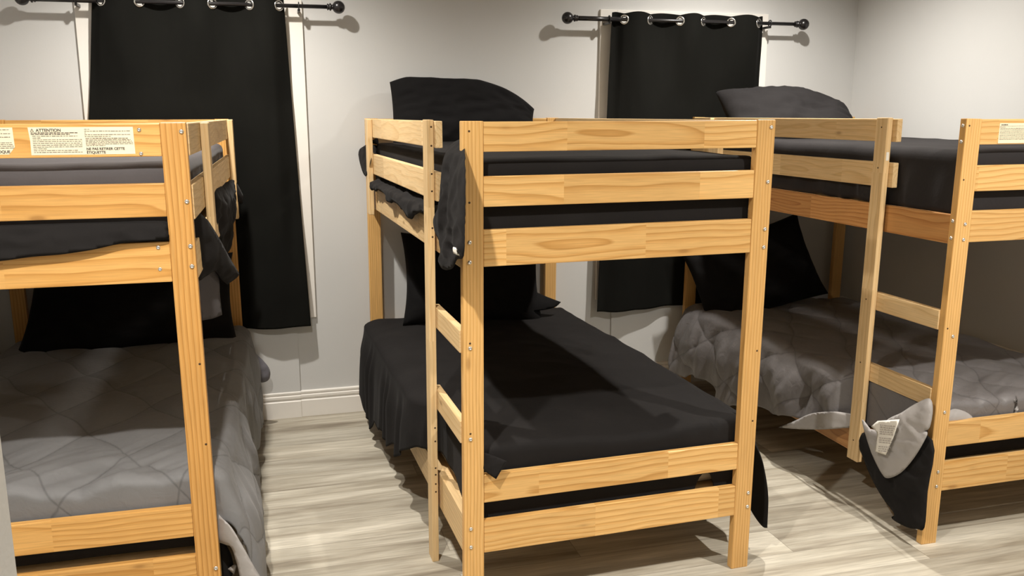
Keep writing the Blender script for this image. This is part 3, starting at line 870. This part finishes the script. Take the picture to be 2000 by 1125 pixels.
inflate_poly('hanging_flap', ypl([(372, 408, 2.68), (402, 426, 2.75), (416, 445, 2.8), (430, 468, 2.85), (447, 500, 2.95), (468, 535, 3.0), (462, 543, 3.0), (444, 556, 2.95), (432, 545, 2.9), (420, 530, 2.86), (402, 540, 2.8), (385, 545, 2.74), (372, 480, 2.7)]),
             BLACK, sheetLU, .010, .03, .012, .016, 7.0, sharp=(5, 7), flat_back=True)
inflate_poly('hanging_panel', ypl([(385, 520, 2.86), (410, 520, 2.88), (427, 540, 2.92), (430, 580, 2.93), (434, 615, 2.93), (416, 622, 2.9), (395, 626, 2.85), (388, 580, 2.84)]),
             BLACK_LIT, sheetLU, .004, .03, .012, .006, 1.0, sharp=(4, 6), flat_back=True)
inflate_poly('hanging_fold', ypl([(416, 372, 3.3), (438, 358, 3.9), (456, 352, 4.25), (455, 385, 4.2), (452, 425, 4.15), (450, 450, 4.1), (444, 470, 4.0), (441, 500, 3.9), (430, 470, 3.6), (420, 440, 3.4)]),
             BLACK, sheetLU, .02, .04, .02, .02, 11.0)
inflate_poly('hanging_corner', ypl([(456, 352, 4.3), (463, 358, 4.32), (476, 383, 4.34), (473, 398, 4.34), (464, 394, 4.33), (455, 385, 4.3)]), BLACK, sheetLU, .008, .02, .012, .006, 12.0, sharp=(2,))
# left bed, lower sheet (under the quilt)
sheetLL = drape('bed_sheet', .062, W-.062, .074, L-.075, .522, (.15, .15, .21, .06), BLACK, None, r=.028, flare=-.02, fold=.006, lam=.2, step=.025, seed=1.2, top=wrinkle(1.2, .004), thick=.003)
on_bed(sheetLL, bedL, SL_, .5)
tag(sheetLL, 'black sheet under the grey quilt of the left bed, seen between its lower rails', 'bed sheet', 'sheets on the bunks')
inflate_poly('hanging_corner', ypl([(426, 1035, 2.64), (440, 1060, 2.64), (452, 1085, 2.64), (456, 1110, 2.64), (450, 1130, 2.64), (430, 1135, 2.64), (424, 1080, 2.64)]), BLACK, sheetLL, .008, .02, .012, .006, 3.0, flat_back=True)
inflate_poly('care_tag', ypl([(445, 1111, 2.625), (457, 1102, 2.625), (463, 1104, 2.625), (457, 1122, 2.625)]), REV, sheetLL, .0006, .01, .01, 0, sub=2, sharp=(0, 1, 2, 3))
# right bed, lower sheet
sheetRL = drape('bed_sheet', .055, W-.075, .074, L-.075, .484, (.10, .15, .19, .06), BLACK, None, r=.026, flare=-.02, fold=.006, lam=.2, step=.025, seed=7.2, top=wrinkle(7.2, .004), thick=.003)
on_bed(sheetRL, bedR, SR_, .5)
tag(sheetRL, 'black sheet under the right bed\'s grey quilt, hanging down by the ladder', 'bed sheet', 'sheets on the bunks')
inflate_poly('hanging_side', [xpl(u, v, x) for u, v, x in ((1674, 850, 2.275), (1684, 890, 2.268), (1700, 930, 2.262), (1722, 970, 2.258), (1746, 1003, 2.255), (1741, 1010, 2.25), (1748, 1018, 2.248), (1772, 1030, 2.248), (1790, 1033, 2.25), (1806, 1030, 2.255), (1812, 960, 2.262), (1822, 860, 2.272), (1750, 840, 2.278))],
             BLACK, sheetRL, .006, .03, .014, .012, 6.0, flat_back=True)

# ------------------------------------------------------------------ quilts
def quilt_top(seed, amp, cell=.26, foot=0.0):
    w0 = wrinkle(seed, .010)
    def w(x, y):
        r = w0(x, y)
        if foot:
            c = x*.75 - y*.95 + .05*N3(x*4, y*4, seed); al = x*.9+y*.75
            r += foot*math.exp(-(max(0, y-.05)/.33)**2)*(ridge(c*8, al*1.6, seed)*.8 + .5*ridge(c*17, al*2.2, seed+4))
        return r
    def f(x, y):
        a = (x+.010*math.sin((x-y)*13)+y*.62)/cell; b = (x+.010*math.sin((x+y)*13)-y*.62)/cell
        return w(x, y) + amp*(abs(math.sin(math.pi*a))**.33*abs(math.sin(math.pi*b))**.33 - .7)
    return f
def quilt_post(cell, amp, seed, extra=None):
    def f(a, b, d, p):
        if d > .02:
            u = (a+.010*math.sin((a-b)*13)+b*.62)/cell; v = (a+.010*math.sin((a+b)*13)-b*.62)/cell
            h = amp*(abs(math.sin(math.pi*u))**.33*abs(math.sin(math.pi*v))**.33)*sst(.02, .08, d)
            s = -1 if a < .5 else 1
            p.x += s*h
        if extra: p = extra(a, b, d, p)
        return p
    return f
def lpost(a, b, d, p):
    if a > .6 and d > 0:
        p.x += .012*sst(0, .2, d) + .02*N3(b*3.1, d*3, 3.3)*sst(.05, .25, d) + .05*(1-sst(.3, 1.2, b))*sst(.05, .35, d)
        # foot corner swings out and down
    if b < .2 and a < .9: p.z += .0
    p.y = max(p.y, .036-.16*sst(1.045, 1.085, p.x))
    return p
def rover(b): return .50 + .02*math.sin(b*7)
quiltL = drape('quilt', .05, W-.018, .075, L-.10, .552, (.10, rover, lambda x: .175+.02*sst(.9, 1.04, x), .06), GREY, None, r=.045, flare=.02, fold=.012, lam=.30, step=.0095,
               seed=3.6, top=quilt_top(3.6, .014, .31, .013), hem=.04, thick=.012, back=REV, post=quilt_post(.31, .012, 1, lpost))
on_bed(quiltL, bedL, SL_, .5)
tag(quiltL, 'grey quilt draped over the side of the left bed\'s bottom bunk', 'quilt', 'grey quilts')
inflate_poly('turned_hem', ypl([(422, 1004, 2.60), (436, 1014, 2.56), (453, 1031, 2.545), (471, 1061, 2.54), (491, 1097, 2.54), (515, 1145, 2.54), (476, 1145, 2.55), (463, 1103, 2.55), (452, 1070, 2.56), (438, 1063, 2.575), (422, 1052, 2.60)]), REV, quiltL, .006, .02, .010, .006, 4.0, flat_back=True)
inflate_poly('hanging_corner', ypl([(478, 650, 4.50), (492, 672, 4.5), (500, 690, 4.5), (515, 705, 4.5), (527, 722, 4.5), (526, 740, 4.5), (514, 747, 4.5), (500, 744, 4.5), (488, 730, 4.5), (478, 700, 4.5)]), cloth('mauve_grey_quilt', (.15, .145, .165), rough=.5, sheen=.15, bump=.2), quiltL, .045, .05, .014, .02, 2.0)

def rleft(b): return (.23 + .18*sst(.35, 1.35, b) + .012*math.sin(b*11))
def rpost(a, b, d, p):
    if a < .4 and d > 0:
        p.x += -.020*sst(0, .15, d)*sst(.2, .5, b) + .018*N3(b*4.0, d*4, 5.5)*sst(.05, .25, d)
        p.x += -.016*max(0, ridge(b*4.5+d*.8, d*1.6, 2.2))*sst(.03, .16, d) + .012*max(0, ridge(b*9-d*3, d*2, 6.1))*sst(.05, .2, d)
        # belly of the quilt at the head end
        p.x += -.045*sst(1.2, 1.9, b)*math.sin(min(1, d/.45)*math.pi*.75)
        if b < .5: p.x += .03*(1-sst(.30, .5, b))*sst(0, .1, d)
    p.x = max(p.x, -.25+.254*sst(.64, .46, b))
    p.y = max(p.y, .034)
    if p.x > 1.03: p.x = 1.03
    return p
quiltR = drape('quilt', .03, W-.06, .075, L-.13, .528, (rleft, .16, .165, .07), GREY_S, None, r=.05, flare=.05, fold=.018, lam=.24, step=.0095,
               seed=8.8, top=(lambda f: lambda x, y: f(x, y)-.022*sst(.5, 1.0, x))(quilt_top(8.8, .019, .28, .008)), hem=.04, thick=.012, back=REV, post=quilt_post(.28, .012, 2, rpost))
on_bed(quiltR, bedR, SR_, .5)
tag(quiltR, 'grey quilt with a white tag on the right bed\'s bottom bunk', 'quilt', 'grey quilts')
inflate_poly('turned_hem', [xpl(u, v, x) for u, v, x in ((1520, 835, 2.222), (1552, 822, 2.212), (1583, 808, 2.21), (1620, 804, 2.225), (1650, 806, 2.262), (1690, 815, 2.30), (1685, 832, 2.30), (1650, 836, 2.262), (1600, 839, 2.215), (1555, 838, 2.215))], REV, quiltR, .005, .02, .010, .008, 4.0, flat_back=True, sharp=(0,))
tc_ = inflate_poly('turned_corner', [xpl(u, v, x) for u, v, x in ((1815, 778, 2.262), (1785, 790, 2.25), (1760, 806, 2.235), (1735, 818, 2.225), (1715, 838, 2.225), (1700, 838, 2.23), (1686, 820, 2.245), (1684, 826, 2.247), (1692, 855, 2.245), (1704, 890, 2.24), (1722, 925, 2.235), (1735, 934, 2.235),
             (1760, 923, 2.235), (1785, 895, 2.235), (1805, 862, 2.24), (1812, 845, 2.245), (1806, 842, 2.245), (1816, 835, 2.25), (1822, 800, 2.258))], REV, quiltR, .013, .03, .011, .014, 9.0, sharp=(5,))
inflate_poly('turned_corner', ypl([(1846, 826, 2.56), (1850, 800, 2.58), (1865, 794, 2.585), (1885, 800, 2.585), (1900, 814, 2.575), (1902, 822, 2.56), (1880, 825, 2.555)]), REV, quiltR, .012, .02, .01, .006, 5.0, flat_back=True)
tg = inflate_poly('care_tag', [xpl(u, v, x) for u, v, x in ((1701, 833, 2.203), (1714, 822, 2.203), (1757, 819, 2.203), (1745, 855, 2.199), (1730, 889, 2.197), (1709, 882, 2.197), (1713, 845, 2.200), (1709, 840, 2.202))], TAGW, quiltR, .0008, .01, .01, 0, sub=2, sharp=tuple(range(8)))
bm = bmesh.new(); rnd = random.Random(4)
for i in range(13):
    f0 = .08+.07*i
    if i in (5, 9): continue
    lx_, rx_ = 1717-4*f0, 1750-14*f0
    u = lx_+2
    while u < rx_-2:
        w_ = rnd.uniform(2, 6); v_ = 824+60*f0 + (u-lx_)*.1
        q = [at(uu, vv, 0, 2.1955) for uu, vv in ((u, v_), (min(u+w_, rx_), v_+.4), (min(u+w_, rx_), v_+2.0), (u, v_+1.6))]
        bm.faces.new([bm.verts.new(x_) for x_ in q]); u += w_+1.2
o = link('tag_print', bm_mesh(bm, 'tag_print'), plain('tag_ink', (.42, .38, .36), .8), None)
o.parent = quiltR; o.matrix_parent_inverse = Matrix.LocRotScale(quiltR.location, quiltR.rotation_euler, None).inverted()

# ------------------------------------------------------------------ pillows
G = 'black pillows on the bunks'
def lean_sag(amt):
    def f(q, a, b):
        q.x += 0; q.y -= amt*(a*a)*(1 if b > 0 else 0)
        return q
    return f
# top bunk, middle bed: propped against the wall
def w1(q, a, b):
    if a > .2: q.y -= .13*((a-.2)/.8)**1.6*max(0, b+.2)
    if a < -.75 and b > 0: q.y -= .035*((-a-.75)/.25)**1.3*b
    return q
tag(pillow('pillow', (.990, 4.505, 1.580), (1, -.03, -.030), (.04, .42, 1), .375, .205, .085, BLACKP, 1.0, w1, pinch=.03),
    'black pillow propped upright against the wall on the top bunk of the middle bed', 'pillow', G)
tag(pillow('pillow', (2.745, 4.27, 1.548), (1, -.06, -.02), (.0, .80, .62), .365, .25, .11, BLACKS, 5.0, lambda q, a, b: Vector((q.x, q.y-.12*max(0, a)**2*max(0, b+.3), q.z)), pinch=.04),
    'black pillow on the top bunk of the right bed, in front of the right curtain', 'pillow', G)
pc_ = tag(pillow('pillow', (1.0, 4.40, .745), (1, -.02, -.06), (-.02, .45, 1), .37, .245, .095, BLACKP, 8.0, None, pinch=.07),
    'black pillow leaning at the head of the bottom bunk of the middle bed', 'pillow', G)
tag(pillow('pillow', (-.62, 4.36, .715), (1, 0, .02), (.0, .55, 1), .44, .235, .10, BLACKP, 3.0, lambda q, a, b: Vector((q.x + .09*a*(.5-b*.5)*(a < 0), q.y, q.z)), pinch=.06),
    'black pillow leaning at the head of the bottom bunk of the left bed', 'pillow', G)
tag(pillow('pillow', (2.60, 4.33, .715), (.965, -.05, .26), (-.25, .42, 1), .37, .245, .10, BLACKP, 11.0, None, pinch=.07),
    'black pillow tilted on its corner on the bottom bunk of the right bed', 'pillow', G)
inflate_poly('pillowcase_flap', ypl([(1022, 556, 4.36), (1040, 566, 4.35), (1062, 577, 4.34), (1096, 590, 4.33), (1082, 601, 4.30), (1050, 607, 4.28), (1020, 606, 4.28), (1010, 580, 4.32)]), BLACKP, pc_, .016, .03, .012, .008, 3.0, sharp=(3,))
